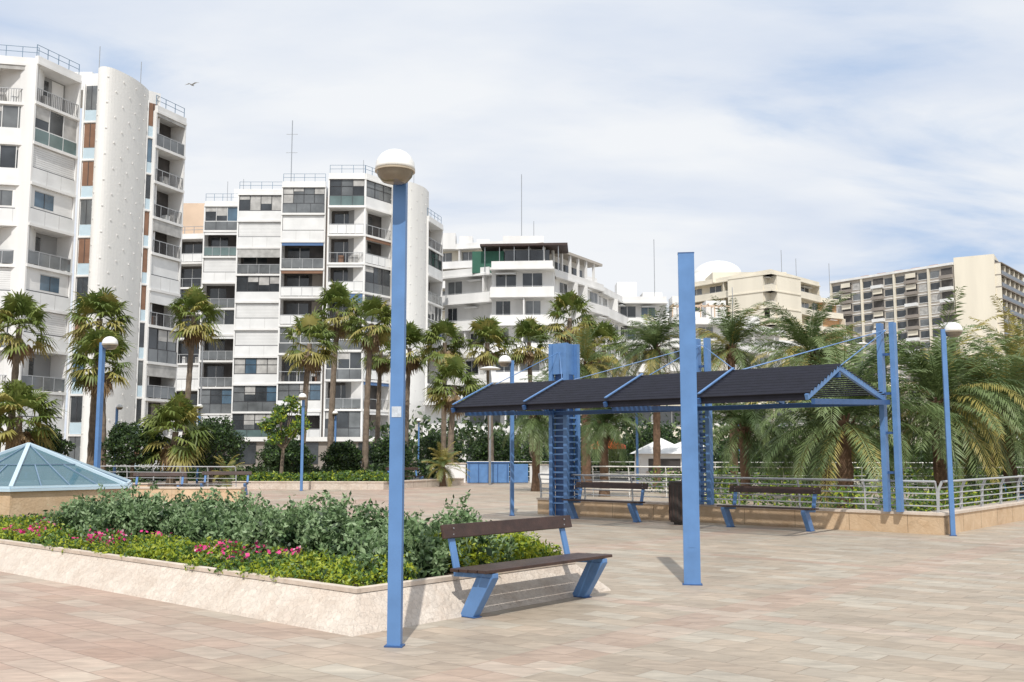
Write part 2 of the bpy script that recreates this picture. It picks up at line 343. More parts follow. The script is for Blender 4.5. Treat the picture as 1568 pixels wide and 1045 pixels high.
lamp_post(-20.6,52,math.radians(60)); lamp_post(-16.3,52,math.radians(20)); lamp_post(-8.9,42.5,0); lamp_post(-6.9,74,0); lamp_post(17,75,0); lamp_post(6,48,0)
lamp_post(-10.6,60,0); lamp_post(2.6,70,0)
o=Obj('blue_post'); o.box('post','blue_paint',-.1,.1,-.055,.055,0,4.1)
o.box('cap','blue_paint_dark',-.103,.103,-.058,.058,4.1,4.112); o.box('base_plate','blue_paint_dark',-.12,.12,-.075,.075,.001,.012)
o.box('hatch','blue_paint',-.04,.04,-.0585,-.056,.45,.62); o.done((2.2,12.4,0),math.radians(-8))
def bench(x,y,rot,L=2.1):
    o=Obj('park_bench')
    for i,sx in enumerate((-1,1)):
        xc=sx*(L/2-.14)
        prof=[(-.05,0),(.13,0),(-.10,.40),(-.31,.40)]
        w=.05; vs=[(xc-w,a,b) for a,b in prof]+[(xc+w,a,b) for a,b in prof]
        o.mesh('leg_%d'%(i+1),'blue_paint',vs,[(0,1,2,3),(7,6,5,4),(0,4,5,1),(1,5,6,2),(2,6,7,3),(3,7,4,0)])
        o.box('foot_%d'%(i+1),'blue_paint_dark',xc-.06,xc+.06,-.08,.15,.001,.012)
        o.beam('seat_bracket_%d'%(i+1),'blue_paint',(xc,-.31,.42),(xc,.22,.40),.08,.045)
        o.beam('back_bracket_%d'%(i+1),'blue_paint',(xc,.20,.40),(xc,.33,.88),.08,.03,up=(0,1,0))
    for k in range(4):
        y0=-.31+k*.125; z=.448-k*.004
        o.box('seat','bench_wood',-L/2,L/2,y0,y0+.108,z,z+.032)
    za,zb=.745,.885
    ya=.20+(za-.40)*.27-.03; yb=.20+(zb-.40)*.27-.03
    o.beam('backrest','bench_wood',(-L/2,(ya+yb)/2,(za+zb)/2),(L/2,(ya+yb)/2,(za+zb)/2),.035,zb-za,up=(0,.26,1))
    for sx in (-1,1):
        for dz in (-.03,.03):
            xc=sx*(L/2-.14); o.cyl('bolts','steel',(xc,(ya+yb)/2-.028,(za+zb)/2+dz),(xc,(ya+yb)/2-.018,(za+zb)/2+dz),.009,n=8)
    return o.done((x,y,0),rot,bevel=.006)
rB=math.atan2(BX.y,BX.x); rA=math.atan2(-AX.y,-AX.x)
bench(.20,10.66,rB,2.08)
bench(2.2,24.0,rA); bench(5.4,21.25,rA)
bench(-12.7,36,.05,1.9); bench(-11.0,38.5,.05,1.9); bench(-5.2,49,.7,1.9); bench(-20.5,44,0); bench(15.0,29.5,rB)
o=Obj('litter_bin'); o.revolve('body','bin_brown',[(.02,.06),(.17,.06),(.185,.12),(.19,.9),(.20,.92),(.20,.96),(.17,.97),(.165,.8),(.01,.75)],20); 
for i in range(14):
    t=i*2*math.pi/14; o.box('slat','wood_dark',.19*math.cos(t)-.014,.19*math.cos(t)+.014,.19*math.sin(t)-.014,.19*math.sin(t)+.014,.1,.88)
o.cyl('foot','bin_brown',(0,0,0),(0,0,.07),.1); o.done((3.72,22.6,0))
def wall(name,pts,h,t,mat='stone_orange',cap='stone_cap'):
    o=Obj(name)
    for k,(p,q) in enumerate(zip(pts[:-1],pts[1:])):
        p=Vector(p);q=Vector(q); d=(q-p).normalized(); n=Vector((-d.y,d.x)); L=(q-p).length; e=0.002*k
        fr=lambda v,p=p,d=d,n=n:(p.x+d.x*v[0]+n.x*v[1],p.y+d.y*v[0]+n.y*v[1],v[2])
        o.box('wall',mat,0,L-.0,0,t,0,h-e,fr); o.box('coping',cap,-.02,L+.02,-.025-e,t+.025+e,h+.001-e,h+.05-e,fr)
        u=1.2
        while u<L: o.box('joints','soil',u-.003,u+.003,-.0015,0,.01,h-.01,fr); u+=1.2
    return o.done()
W1=Vector((8.45,19.75)); W0=W1+AX*10.3; W2=W1+BX*16
wall('low_stone_wall',[tuple(W0),tuple(W1)],.37,.38)
wall('low_stone_wall',[tuple(W1+BX*.003),tuple(W2)],.375,.38)
def railing(name,pts,z0,z1,nr=5,sp=1.4,mat='rail_grey'):
    o=Obj(name)
    for p,q in zip(pts[:-1],pts[1:]):
        p=Vector(p);q=Vector(q);L=(q-p).length;n=max(1,round(L/sp)); d=(q-p).normalized(); nn=Vector((-d.y,d.x))
        for i in range(n+1):
            c=p+(q-p)*i/n; o.beam('posts',mat,(c.x,c.y,z0),(c.x-nn.x*.02,c.y-nn.y*.02,z0+(z1-z0)*.7),.02,.055,up=(nn.x,nn.y,0))
            e=c-nn*.02; f=c-nn*.10
            o.beam('posts',mat,(e.x,e.y,z0+(z1-z0)*.7),(f.x,f.y,z1),.02,.05,up=(nn.x,nn.y,0))
        for k in range(nr):
            tt=(k+1)/nr; z=z0+(z1-z0)*tt; off=-.03-max(0,tt-.7)*.25
            a=p+nn*off; b=q+nn*off; o.cyl('rails',mat,(a.x,a.y,z),(b.x,b.y,z),.022 if k==nr-1 else .013,n=8)
    return o.done()
railing('railing',[tuple(W0+BX*.15),tuple(W1+BX*.15+AX*.15),tuple(W2+AX*.15)],.42,1.03)
railing('railing',[(-25,47),(-11.8,43)],.0,1.0,4); 
railing('railing',[(-2.5,56),(4,55.5),(12,52),(22,50)],0,1.1,4,mat='lamp_white')
railing('railing',[(3,37),(8,34.5),(13,33.5),(24,36)],0,1.1,4,mat='lamp_white')
# ------------------------------------------------------------ pergola
o=Obj('shade_pergola')
Fr=Vector((5.25,17.5))
def pg(t,b,z): q=Fr+AX*t+BX*b; return (q.x,q.y,z)
zf,zr,zb=2.60,3.17,2.70; brd,bb=1.35,3.5; LT=8.8
def slope(b): return zf+(zr-zf)*b/brd if b<=brd else zr+(zb-zr)*(b-brd)/(bb-brd)
for k in range(5):
    t=.05+k*(LT-.1)/4
    o.beam('rafters','blue_paint' if k in (0,) else 'blue_paint_dark',pg(t,-.06,zf-.03),pg(t,brd,zr+.01),.06,.10); o.beam('rafters_back','blue_paint',pg(t,brd+.01,zr+.008),pg(t,bb+.04,zb-.02),.06,.10)
    if k>0: o.beam('cover_strips','blue_paint',pg(t,-.04,zf+.115),pg(t,brd,zr+.125),.05,.02)
b=.0
while b<=bb:
    z=slope(b)+.07; s=(zr-zf)/brd if b<brd else (zb-zr)/(bb-brd)
    tilt=s+.35
    o.beam('roof_slats','roof_dark',pg(-.0,b,z),pg(LT,b,z),.085,.022,up=(-BX.x*tilt,-BX.y*tilt,1)); b+=.145
for b in (.03,): o.beam('eave_board','roof_dark',pg(.1,b,slope(b)-.03),pg(LT-.1,b,slope(b)-.03),.04,.12)
for b in (brd,bb-.1): o.beam('purlins','blue_paint_dark',pg(.02,b,slope(b)-.12),pg(LT-.02,b,slope(b)-.12),.08,.10)
for t,h in [(0.0,4.25),(4.3,4.25)]:
    for d in(-.13,.13):
        q=pg(t+d,3.72,0); fr=lambda v,q=q:(q[0]+AX.x*v[0]+BX.x*v[1],q[1]+AX.y*v[0]+BX.y*v[1],v[2])
        o.box('columns','blue_paint',-.05,.05,-.08,.08,.42,h,fr)
    for z in (1.2,2.0,2.8,3.6): o.beam('column_ties','blue_paint_dark',pg(t-.08,3.72,z),pg(t+.08,3.72,z),.06,.05)
    o.beam('arms','blue_paint_dark',pg(t,3.7,2.62),pg(t,.1,2.5),.07,.10)
    for tt,b in ((t-2.15,brd),(t+2.15,brd),(t,brd)):
        if -.1<tt<LT+.1: o.cyl('tie_rods','blue_paint',pg(t,3.7,h-.15),pg(tt,b,zr+.05),.010,n=6)
o.cyl('tie_rods','blue_paint',pg(0,3.7,4.1),pg(2.2,brd,zr+.05),.010,n=6)
t=8.45; q=pg(t,3.8,0); fr=lambda v:(q[0]+AX.x*v[0]+BX.x*v[1],q[1]+AX.y*v[0]+BX.y*v[1],v[2])
o.box('pylon_core','blue_paint_dark',-.17,.17,-.17,.17,0,4.28,fr)
for d in(-.235,.235):
    for e in(-.235,.235): o.box('pylon','blue_paint',d-.055,d+.055,e-.055,e+.055,0,4.42,fr)
for i in range(21):
    z=.3+i*.155
    for (a,b_,c_,d_) in ((-.178,.178,-.25,-.19),(-.25,-.19,-.178,.178),(.19,.25,-.178,.178)): o.box('pylon_louvres','blue_paint',a,b_,c_,d_,z,z+.045,fr)
o.box('pylon_head','blue_paint',-.178,.178,-.27,.27,3.62,4.42,fr)
for tt in(LT-.05,6.6): o.cyl('tie_rods','blue_paint',pg(t,3.6,4.2),pg(tt,brd,zr+.05),.010,n=6)
o.beam('arms','blue_paint_dark',pg(t,3.5,2.62),pg(t,.1,2.5),.07,.10)
for i in range(20): 
    z=.5+i*.11; o.beam('rungs','blue_paint_dark',pg(4.3-.08,3.68,z),pg(4.3+.08,3.68,z),.03,.045)
o.done()
# ------------------------------------------------------------ glass pyramid
o=Obj('glass_pyramid'); cx,cy=-9.75,20.2; rr=2.2; vv=[]
for k in range(6):
    t=math.radians(-90+19+60*k); vv.append((cx+rr*math.cos(t),cy+rr*math.sin(t)))
apex=(cx,cy,1.76); zb_=.96
o.prism('stone_base','stone_orange',[(cx+(x-cx)*1.0,cy+(y-cy)*1.0) for x,y in vv],0,zb_-.06)
o.prism('frame_base','spandrel_blue',[(cx+(x-cx)*1.03,cy+(y-cy)*1.03) for x,y in vv],zb_-.058,zb_-.01)
for k in range(6):
    a=(*vv[k],zb_); b=(*vv[(k+1)%6],zb_)
    o.mesh('glass','pyramid_glass',[a,b,apex],[(0,1,2)])
    o.beam('frame','spandrel_blue',(a[0],a[1],a[2]+.02),(apex[0],apex[1],apex[2]+.02),.07,.05)
    o.beam('frame','spandrel_blue',(a[0],a[1],a[2]+.015),(b[0],b[1],b[2]+.015),.05,.04)
    A=Vector(a);B_=Vector(b);P_=Vector(apex)
    for f in(.25,.5,.75):
        e=A.lerp(B_,f); o.beam('glazing_bars','frame_blue',tuple(e+Vector((0,0,.01))),tuple(e.lerp(P_,.5 if f!=.5 else .97)+Vector((0,0,.01))),.02,.02)
    o.beam('glazing_bars','frame_blue',tuple(A.lerp(P_,.5)+Vector((0,0,.012))),tuple(B_.lerp(P_,.5)+Vector((0,0,.012))),.02,.018)
o.done()
# ------------------------------------------------------------ mid ground planters etc
wall('low_stone_wall',[(-13.6,33.3),(-8.9,33.0)],.42,.4)
wall('low_stone_wall',[(-12.3,44.2),(-5.6,43.8),(-2.4,50)],.30,.35,'stone_pale')
wall('low_stone_wall',[(-24,41),(-14.5,40)],.35,.35)
o=Obj('hedge')
for i in range(150):
    f=R.random(); c=(-12+6.6*f,45.3-.4*f+R.uniform(-.5,1.2),.35); P=blob(c,(.45,.45,.26+.15*R.random()),200)
    foliage(o,P,[('leaf_lime',2),('leaf_mid',4),('leaf_deep',2)],.07)
o.done()
def hedge_run(pts,h,w,dens,mats,size=.1,z=0,step=.45):
    o=Obj('hedge')
    for p,q in zip(pts[:-1],pts[1:]):
        L=math.dist(p,q); n=int(L/step)
        for i in range(n):
            f=(i+R.random())/n; hh=h*R.uniform(.7,1.15)
            c=(p[0]+(q[0]-p[0])*f,p[1]+(q[1]-p[1])*f+R.uniform(-w/2,w/2),z+hh*.5); foliage(o,blob(c,(w*.6,w*.5,hh*.55),dens),mats,size)
    o.done()
dk=[('leaf_dark',4),('leaf_darkmid',4),('leaf_mid',1)]
hedge_run([(-28,57),(-6,57.5)],.8,1.3,220,dk,.11)
hedge_run([(1,66),(30,62),(60,66)],2.0,2.2,260,dk,.15)
hedge_run([(-6,66),(4,66)],1.2,2,220,dk,.14)
hedge_run([(6,40),(22,40)],1.1,1.6,220,[('leaf_mid',3),('leaf_darkmid',3),('leaf_lime',1)],.09)
hedge_run([(-24,42),(-15,41)],.55,.8,150,[('leaf_mid',3),('leaf_darkmid',3)],.07)
hedge_run([(5,27.5),(9.5,24.5),(16,31)],.75,.9,160,[('leaf_mid',4),('leaf_darkmid',2),('leaf_lime',2)],.06)
o=Obj('blue_storage_box')
fx=lambda v:(-2.35+v[0],52.6+v[1],v[2])
o.box('body','blue_paint',0,2.2,0,.9,.04,1.05,fx); o.box('lid','blue_paint_dark',-.04,2.24,-.04,.94,1.052,1.12,fx)
for i in range(5): o.box('ribs','blue_paint_dark',.08+i*.5,.12+i*.5,-.03,-.002,.06,1.04,fx)
o.box('annex','blue_paint',2.4,3.2,0.3,.8,.04,1.0,fx); o.done()
o=Obj('white_parapet_wall')
o.box('wall','white_wall',-3.6,-2.5,54,54.25,0,1.0); o.box('wall','white_wall',.95,2.6,54,54.25,0,.95); o.box('cap','stone_cap',-3.65,-2.45,53.95,54.3,1.002,1.06); o.box('cap','stone_cap',.9,2.65,53.95,54.3,.952,1.0); o.done()
o=Obj('white_kiosk'); fx=lambda v:(6.3+v[0],50+v[1],v[2])
o.box('walls','white_wall',.1,2.5,0,2.2,0,1.55,fx); o.box('hatch','recess_shade',.5,2.1,-.02,-.004,.7,1.3,fx); o.box('counter','stone_cap',.4,2.2,-.25,-.02,.62,.69,fx)
o.mesh('roof','canvas_white',[fx(v) for v in [(-.15,-.3,1.55),(2.75,-.3,1.55),(2.75,2.5,1.55),(-.15,2.5,1.55),(1.3,1.1,2.35)]],[(0,1,4),(1,2,4),(2,3,4),(3,0,4),(3,2,1,0)]); o.done()
def parasol(x,y,h,r,mat):
    o=Obj('parasol'); o.cyl('pole','lamp_white',(0,0,0),(0,0,h),.025); vs=[(0,0,h)]
    for i in range(8):
        t=i*math.pi/4; vs.append((r*math.cos(t),r*math.sin(t),h-.45))
    o.mesh('canopy',mat,vs,[(0,1+i,1+(i+1)%8) for i in range(8)])
    vs=[]
    for i in range(8):
        t=i*math.pi/4; vs+= [(r*math.cos(t),r*math.sin(t),h-.45),(r*1.01*math.cos(t),r*1.01*math.sin(t),h-.62)]
    o.mesh('valance',mat,vs,[(2*i,2*i+1,(2*i+3)%16,(2*i+2)%16) for i in range(8)]); o.cyl('base','stone_cap',(0,0,0),(0,0,.08),.25); o.done((x,y,0))
parasol(4.6,48,2.4,.85,'canvas_orange'); parasol(10.2,58,2.4,1.1,'canvas_white')
for (x,y,h) in ((-1.1,50,5.8),(-20,64,9),(24,68,9)):
    o=Obj('road_light'); o.cyl('mast','steel',(0,0,0),(0,0,h),.07,.04); o.revolve('head','lamp_white',[(.01,.14),(.35,.08),(.55,0),(.5,-.04),(.01,-.05)],20,(0,0,h)); o.done((x,y,0))
# ------------------------------------------------------------ palms
def trunk(o,H,r0,r1,lean,mat,n=10,rings=None):
    rings=rings or max(6,int(H/.35)); vs=[];fs=[]
    for k in range(rings+1):
        f=k/rings; r=r0+(r1-r0)*f; r*=1+.06*((k%2)*2-1)
        if k==0: r*=1.4
        cx_=lean[0]*f*f; cy_=lean[1]*f*f
        for i in range(n):
            t=2*math.pi*i/n; vs.append((cx_+r*math.cos(t),cy_+r*math.sin(t),H*f))
    for k in range(rings):
        for i in range(n): fs.append((k*n+i,k*n+(i+1)%n,(k+1)*n+(i+1)%n,(k+1)*n+i))
    o.mesh('trunk',mat,vs,fs)
def fan_palm(x,y,H,s=1.,nleaf=58,dead=12):
    o=Obj('fan_palm'); lean=(R.uniform(-.35,.35),R.uniform(-.3,.3)); trunk(o,H,.17*s,.12*s,lean,'trunk'); nleaf+=R.randint(-8,8); dead=R.randint(5,20)
    T=np.array([lean[0],lean[1],H]); quads={'fan_green':[],'fan_yellow':[],'fan_dead':[]}
    for i in range(nleaf+dead):
        isd=i>=nleaf
        el=math.radians(R.uniform(-80,-45) if isd else R.uniform(-38,85)); az=R.uniform(0,6.283)
        mt='fan_dead' if isd else ('fan_yellow' if (el<math.radians(-5) and R.random()<.55) or R.random()<.1 else 'fan_green')
        d=np.array([math.cos(az)*math.cos(el),math.sin(az)*math.cos(el),math.sin(el)])
        side=np.array([-math.sin(az),math.cos(az),0.]); up=np.cross(d,side)*-1
        if up[2]<0 and el<1.5: up=-up
        pL=(R.uniform(.6,1.05) if not isd else R.uniform(.25,.6))*s; base=T+np.array([0,0,-.1+ .25*math.sin(el)])*s
        hub=base+d*pL+np.array([0,0,-.08])*s
        w=.012*s; quads[mt].append([base-side*w,base+side*w,hub+side*w,hub-side*w])
        Rr=R.uniform(.62,.88)*s*(.75 if isd else 1); ns=15
        tw=R.uniform(-.6,.6); side2=side*math.cos(tw)+up*math.sin(tw); 
        for k in range(ns):
            a=math.radians(-108+216*k/(ns-1)); l=Rr*(1-.28*abs(a)/2)*R.uniform(.85,1.08)
            dr=d*math.cos(a)+side2*math.sin(a); mid=hub+dr*l*.58+up*.03*s; tip=hub+dr*l+np.array([0,0,-.20*R.uniform(.4,1.6)])*s
            pw=np.cross(dr,up); pw/=np.linalg.norm(pw)+1e-6; ww=.052*s
            quads[mt].append([hub-pw*.008,hub+pw*.008,mid+pw*ww,mid-pw*ww]); quads[mt].append([mid-pw*ww,mid+pw*ww,tip+pw*.008,tip-pw*.008])
    for k,v in quads.items():
        if v: o.quads(k,k,np.array(v))
    o.done((x,y,0))
for x,y,H in [(-23.1,46,7.4),(-21,50,8.3),(-17,52,8.7),(-10.9,52,7.3),(-10.9,60,10.2),(-8.5,58,9.1),(-6.6,62,8.1),(-4.1,60,8.2),(-1.25,60,8.2),(3.5,62,10.0),(1.3,66,8.9),(-3.4,55,5.3),(-19.6,48,6.0),(-22.2,45,3.2),(-16.3,48,2.6),(-8.9,66,8.3),(5.6,60,8.0)]:
    fan_palm(x,y,H,R.uniform(1.05,1.25))
def date_palm(x,y,H,L,n=60,droop=1.,mats=(('date_green',6),('date_dark',3),('date_yellow',.6)),r=.17,leafl=.42,tm='trunk_brown'):
    o=Obj('date_palm'); trunk(o,H,r,r*.9,(R.uniform(-.15,.15),R.uniform(-.15,.15)),tm)
    T=np.array([0,0,H]); ws=[w for _,w in mats]; Q={m:[] for m,_ in mats}
    for i in range(n):
        el=math.radians(R.uniform(-35,88)); az=R.uniform(0,6.283); mt=R.choices([m for m,_ in mats],ws)[0]
        if el<0 and R.random()<.3: mt=mats[-1][0]
        LL=L*R.uniform(.7,1.15); h=np.array([math.cos(az),math.sin(az),0]); side=np.array([-h[1],h[0],0]); P=T.copy(); ns=16; ang=el
        pts=[P.copy()]; dr_=droop*R.uniform(.55,1.3)
        for k in range(ns):
            ang-=dr_*(.03+.15*(k/ns))*R.uniform(.8,1.2)*(1 if ang>-1.3 else 0)
            P=P+(h*math.cos(ang)+np.array([0,0,math.sin(ang)])+side*.05*math.sin(az*3))*LL/ns; pts.append(P.copy())
        for k in range(ns):
            a,b=pts[k],pts[k+1]; w=.018*(1-k/ns)+.004
            Q[mt].append([a-side*w,a+side*w,b+side*w,b-side*w])
            if k<2: continue
            fwd=(b-a)/np.linalg.norm(b-a); ll=leafl*(math.sin(math.pi*min(1,(k+1.5)/(ns+2)))**.6)
            for j in range(3):
                c=a+(b-a)*j/3
                for sgn in(-1,1):
                    dd=side*sgn*.75+fwd*.65+np.array([0,0,-.3*droop+R.uniform(-.25,.25)]); dd/=np.linalg.norm(dd)
                    tip=c+dd*ll*R.uniform(.8,1.15); pw=fwd*.019*L/2.4
                    mdp=(c+tip)/2+np.array([0,0,.03])
                    Q[mt].append([c-pw*.5,mdp-pw,tip,mdp+pw])
    for k,v in Q.items():
        if v: o.quads(k,k,np.array(v))
    if H>1.5:
        for i in range(40):
            t=R.uniform(0,6.28); z=H-R.uniform(0,.7); o.beam('boots',tm,(r*.8*math.cos(t),r*.8*math.sin(t),z),(r*1.5*math.cos(t),r*1.5*math.sin(t),z+.22),.07,.03)
    o.done((x,y,0))
sg=(('date_green',6),('date_dark',3),('date_yellow',.7))
date_palm(3.7,50,6.0,3.0,60,.75,(('date_green',3),('date_yellow',2),('date_dark',2)),.25)
date_palm(6.5,45,6.3,2.5,74,1.0,sg); date_palm(9.3,42,6.0,2.6,74,1.0,sg); date_palm(11.7,39,5.5,2.8,74,1.0,sg)
date_palm(9.3,28,2.5,3.2,96,.95,sg,.24,.5); date_palm(12.6,29.5,3.1,3.3,90,.9,sg,.2,.5); date_palm(7.9,34,2.4,2.6,60,1.1,(('date_dark',4),('date_green',2)))
date_palm(15.4,31,2.8,3.3,90,.9,sg,.2,.5); date_palm(18,35,4.0,3.2,74,.85,(('date_green',4),('date_yellow',1.5)))
date_palm(1.0,42,3.0,2.2,60,1.2,(('date_dark',4),('date_green',2))); date_palm(3.4,37,2.6,2.0,60,1.2,(('date_dark',4),('date_green',1)))
date_palm(-3.3,48,.9,1.3,45,.9,(('date_yellow',4),('date_green',2)),.14,.25); date_palm(14.5,46,5.4,2.9,66,.95,sg); date_palm(20,44,4.4,3.0,60,.95,sg)
date_palm(10.6,34,2.0,2.7,60,1.1,(('date_dark',3),('date_green',3))); date_palm(-12.8,45,.6,1.0,40,.9,(('date_yellow',2),('date_green',3)),.12,.2)
date_palm(2.4,54,4.6,2.4,60,.9,sg); date_palm(25,52,4.8,3,60,1.,sg)
def ball_tree(x,y,cz,r,mats=dk,rz=.85,n=5200,size=.085):
    o=Obj('clipped_tree'); o.cyl('trunk','trunk',(0,0,0),(.05,.02,cz-r*.4),.11,.08,8)
    for i in range(7):
        t=i*.9; o.cyl('limbs','trunk',(.05,.02,cz-r*.6),(r*.6*math.cos(t),r*.6*math.sin(t),cz+R.uniform(-.2,.4)*r),.05,.02,6)
    P=blob((0,0,cz),(r,r,r*rz),n,.4); P=P[P[:,2]>cz-r*rz*.75]; foliage(o,P,mats,size)
    for i in range(9): 
        d=unit(1)[0]*r*.75; foliage(o,blob((d[0],d[1],cz+abs(d[2])*rz),(r*.35,)*3,250,.6),mats,size)
    o.done((x,y,0))
ball_tree(-22.5,48,1.75,1.15); ball_tree(-18.2,48,1.85,1.3); ball_tree(-15.0,50,1.9,1.55); ball_tree(-10.8,49,1.2,1.0); ball_tree(-7.3,60,1.3,1.3); ball_tree(-9.8,58,1.2,1.1); ball_tree(-1.2,62,1.5,1.4); ball_tree(-4.8,68,1.6,1.5); ball_tree(8.5,60,1.8,1.6); ball_tree(-12.9,56,1.3,1.2)
# loose broadleaf tree: several uneven limbs each with its own clump
o=Obj('broadleaf_tree'); o.cyl('trunk','trunk',(0,0,0),(.1,0,2.0),.10,.07,8)
for i in range(15):
    t=R.uniform(0,6.28); rr0=R.uniform(.2,.95); z=R.uniform(2.1,4.0); rr0*=1-.5*max(0,z-3)
    e=(.1+rr0*math.cos(t),rr0*math.sin(t),z); o.cyl('limbs','trunk',(.1,0,1.7),e,.035,.015,6)
    foliage(o,blob(e,(R.uniform(.3,.5),R.uniform(.3,.5),R.uniform(.22,.38)),170,.8),[('leaf_mid',4),('leaf_lime',2.5),('leaf_darkmid',3)],.09)
o.done((-10.6,46,0))
# ------------------------------------------------------------ buildings
def frame(P0,P1):
    P0=Vector(P0);P1=Vector(P1); d=(P1-P0); L=d.length; d/=L; n=Vector((d.y,-d.x))
    return (lambda v:(P0.x+d.x*v[0]+n.x*v[1],P0.y+d.y*v[0]+n.y*v[1],v[2])),L
GL=['glass_dark','glass_blue','curtain','glass_grey']
def bay(o,P0,P1,nf,fh,kinds=('panel','glass','balc'),w=(1,1,1),depth=5,white='white_wall',z0=0,parapet=True,dark=.3,seq=None):
    fr,L=frame(P0,P1); j=R.uniform(0,.012); z0=z0+j; H=nf*fh
    bx=lambda g,m,*a:o.box(g,m,*a,fr)
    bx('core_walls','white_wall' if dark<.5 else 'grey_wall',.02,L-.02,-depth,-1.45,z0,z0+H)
    for f in range(nf+1):
        z=z0+f*fh; bx('slabs',white,-.02-j,L+.02+j,-depth+.1,.06+j,z-.10,z+.10)
    for u in [0,L]: bx('fins',white,u-.07,u+.07,-1.46,-.02,z0,z0+H+.05)
    fm='frame_dark' if dark>.5 else 'frame_white'
    for f in range(nf):
        z=z0+f*fh+.102; zt=z0+(f+1)*fh-.102
        u0=.08; u1=L-.08
        k=seq[f%len(seq)] if seq else R.choices(kinds,w)[0]
        if k=='panel' or k=='win':
            bx('panels','white_panel',u0,u1,-.10,-.02,z,z+1.02)
            if k=='panel':
                bx('shutters','white_panel',u0+.02,u1-.02,-.2,-.14,z+1.10,zt-.03)
                if R.random()<.6:
                    for q in range(9):
                        zz=z+1.2+q*.15
                        if zz<zt-.1: bx('shutter_ribs','curtain',u0+.03,u1-.03,-.14,-.132,zz,zz+.016)
            else:
                c=u0+(u1-u0)*R.uniform(.3,.6); hw=(u1-u0)*.22
                bx('wall_infill','white_wall',u0+.02,u1-.02,-.22,-.16,z+1.10,zt-.005); m=R.choice(GL)
                bx('windows_'+m,m,c-hw,c+hw,-.16,-.15,z+1.25,zt-.35); bx('frames','frame_dark',c-.02,c+.02,-.15,-.13,z+1.25,zt-.35); bx('window_heads','curtain',c-hw,c+hw,-.16,-.12,zt-.35,zt-.28)
            for q in range(1,3): bx('panel_joints','curtain',u0+(u1-u0)*q/3-.01,u0+(u1-u0)*q/3+.01,-.02,-.014,z+.01,z+1.01)
            bx('frames','frame_dark',u0,u1,-.16,-.09,z+1.025,z+1.095)  # dark strip fills the gap over the panel in place of its shade
            bx('frames','frame_dark',u0,u1,-.12,.0,z-.085,z-.002)  # likewise a dark strip for the shaded gap under the panel
        elif k=='glass':
            low=R.choice(['white_panel','glass_grey','glass_grey','white_panel','glass_green']); bx('parapet_'+low,low,u0,u1,-.10,-.03,z,z+.95)
            if low!='white_panel':
                for i in range(4): a=u0+(u1-u0)*i/3; bx('mullions',fm,a-.02,a+.02,-.03,-.01,z,z+.95)
            n=max(2,int((u1-u0)/.95)); split=R.random()<.4; base=R.choices(GL,[6,1,.8,2])[0]; f2='frame_dark' if (dark>.5 and R.random()<.6) else 'frame_white'
            for i in range(n):
                a=u0+(u1-u0)*i/n; b=u0+(u1-u0)*(i+1)/n; m=base if R.random()<.6 else R.choices(GL,[4,1.,1.8,2])[0]
                bx('windows_'+m,m,a+.03,b-.03,-.12,-.09-.02*R.random(),z+1.03,zt-.06); bx('mullions',f2,a-.025,a+.025,-.13,-.05,z+.96,zt)
                if R.random()<.4 and m!='curtain': bx('blinds','curtain',a+.04,b-.04,-.085,-.078,zt-R.uniform(.3,1.2),zt-.07)
            if split: bx('mullions',f2,u0+.03,u1-.04,-.127,-.06,z+1.9,z+1.94)
            bx('mullions',f2,u1-.03,u1+.02,-.13,-.05,z+.96,zt); bx('mullions',f2,u0+.03,u1-.04,-.128,-.052,z+.955,z+1.03); bx('mullions',f2,u0+.03,u1-.04,-.128,-.052,zt-.06,zt-.005)
        else:
            bx('recess','recess_shade' if dark>.5 else 'grey_wall',u0,u1,-1.45,-1.42,z,zt)  # darker sheet across the balcony back imitates the recess shade
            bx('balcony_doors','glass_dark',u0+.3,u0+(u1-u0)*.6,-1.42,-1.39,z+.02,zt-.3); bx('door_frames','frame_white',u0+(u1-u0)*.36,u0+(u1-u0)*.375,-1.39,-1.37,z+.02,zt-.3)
            if R.random()<.5: bx('back_panel','white_wall' if dark<.5 else 'brown_wall',u0+(u1-u0)*.68,u1-.15,-1.42,-1.385,z+.01,zt-.1)
            m=R.choice(['glass_grey','glass_grey','white_panel','glass_green','open','open']); 
            if m!='open': bx('balustrade_'+m,m,u0+.02,u1-.02,-.07,-.045,z+.08,z+.92)
            else:
                i=u0+.1
                while i<u1: bx('balusters','frame_dark',i-.012,i+.012,-.066,-.045,z+.05,z+.95); i+=.16
            bx('rail','rail_grey',u0,u1,-.085,-.03,z+.95,z+1.0)
            for i in range(5): a=u0+(u1-u0)*i/4; bx('rail_posts','rail_grey',a-.02,a+.02,-.04,-.025,z,z+.95)
            if R.random()<.5:
                m=R.choice(['awning_blue','white_panel','curtain','shade_brown','white_panel','curtain']); bx('awning_'+m,m,u0+.02,u1-.02,-.10,.0,zt-R.choice([.25,.3,.9]),zt-.004)
            for i in range(R.randint(0,3)): a=R.uniform(u0+.3,u1-.8); m=R.choice(['curtain','shade_brown','frame_white']); bx('furniture_'+m,m,a,a+R.uniform(.3,.6),-.9,-.4,z,z+R.uniform(.5,.9))
    if parapet:
        bx('roof_parapet',white,.0,L,-.25,.03,z0+H+.102,z0+H+.5)
        n=int(L/1.2)+1
        for i in range(n+1): a=.05+(L-.1)*i/n; bx('roof_rail','frame_blue',a-.02,a+.02,-.2,-.16,z0+H+.5,z0+H+1.35)
        for zz in(.95,1.32): bx('roof_rail','frame_blue',.05,L-.05,-.195,-.165,z0+H+zz,z0+H+zz+.035)
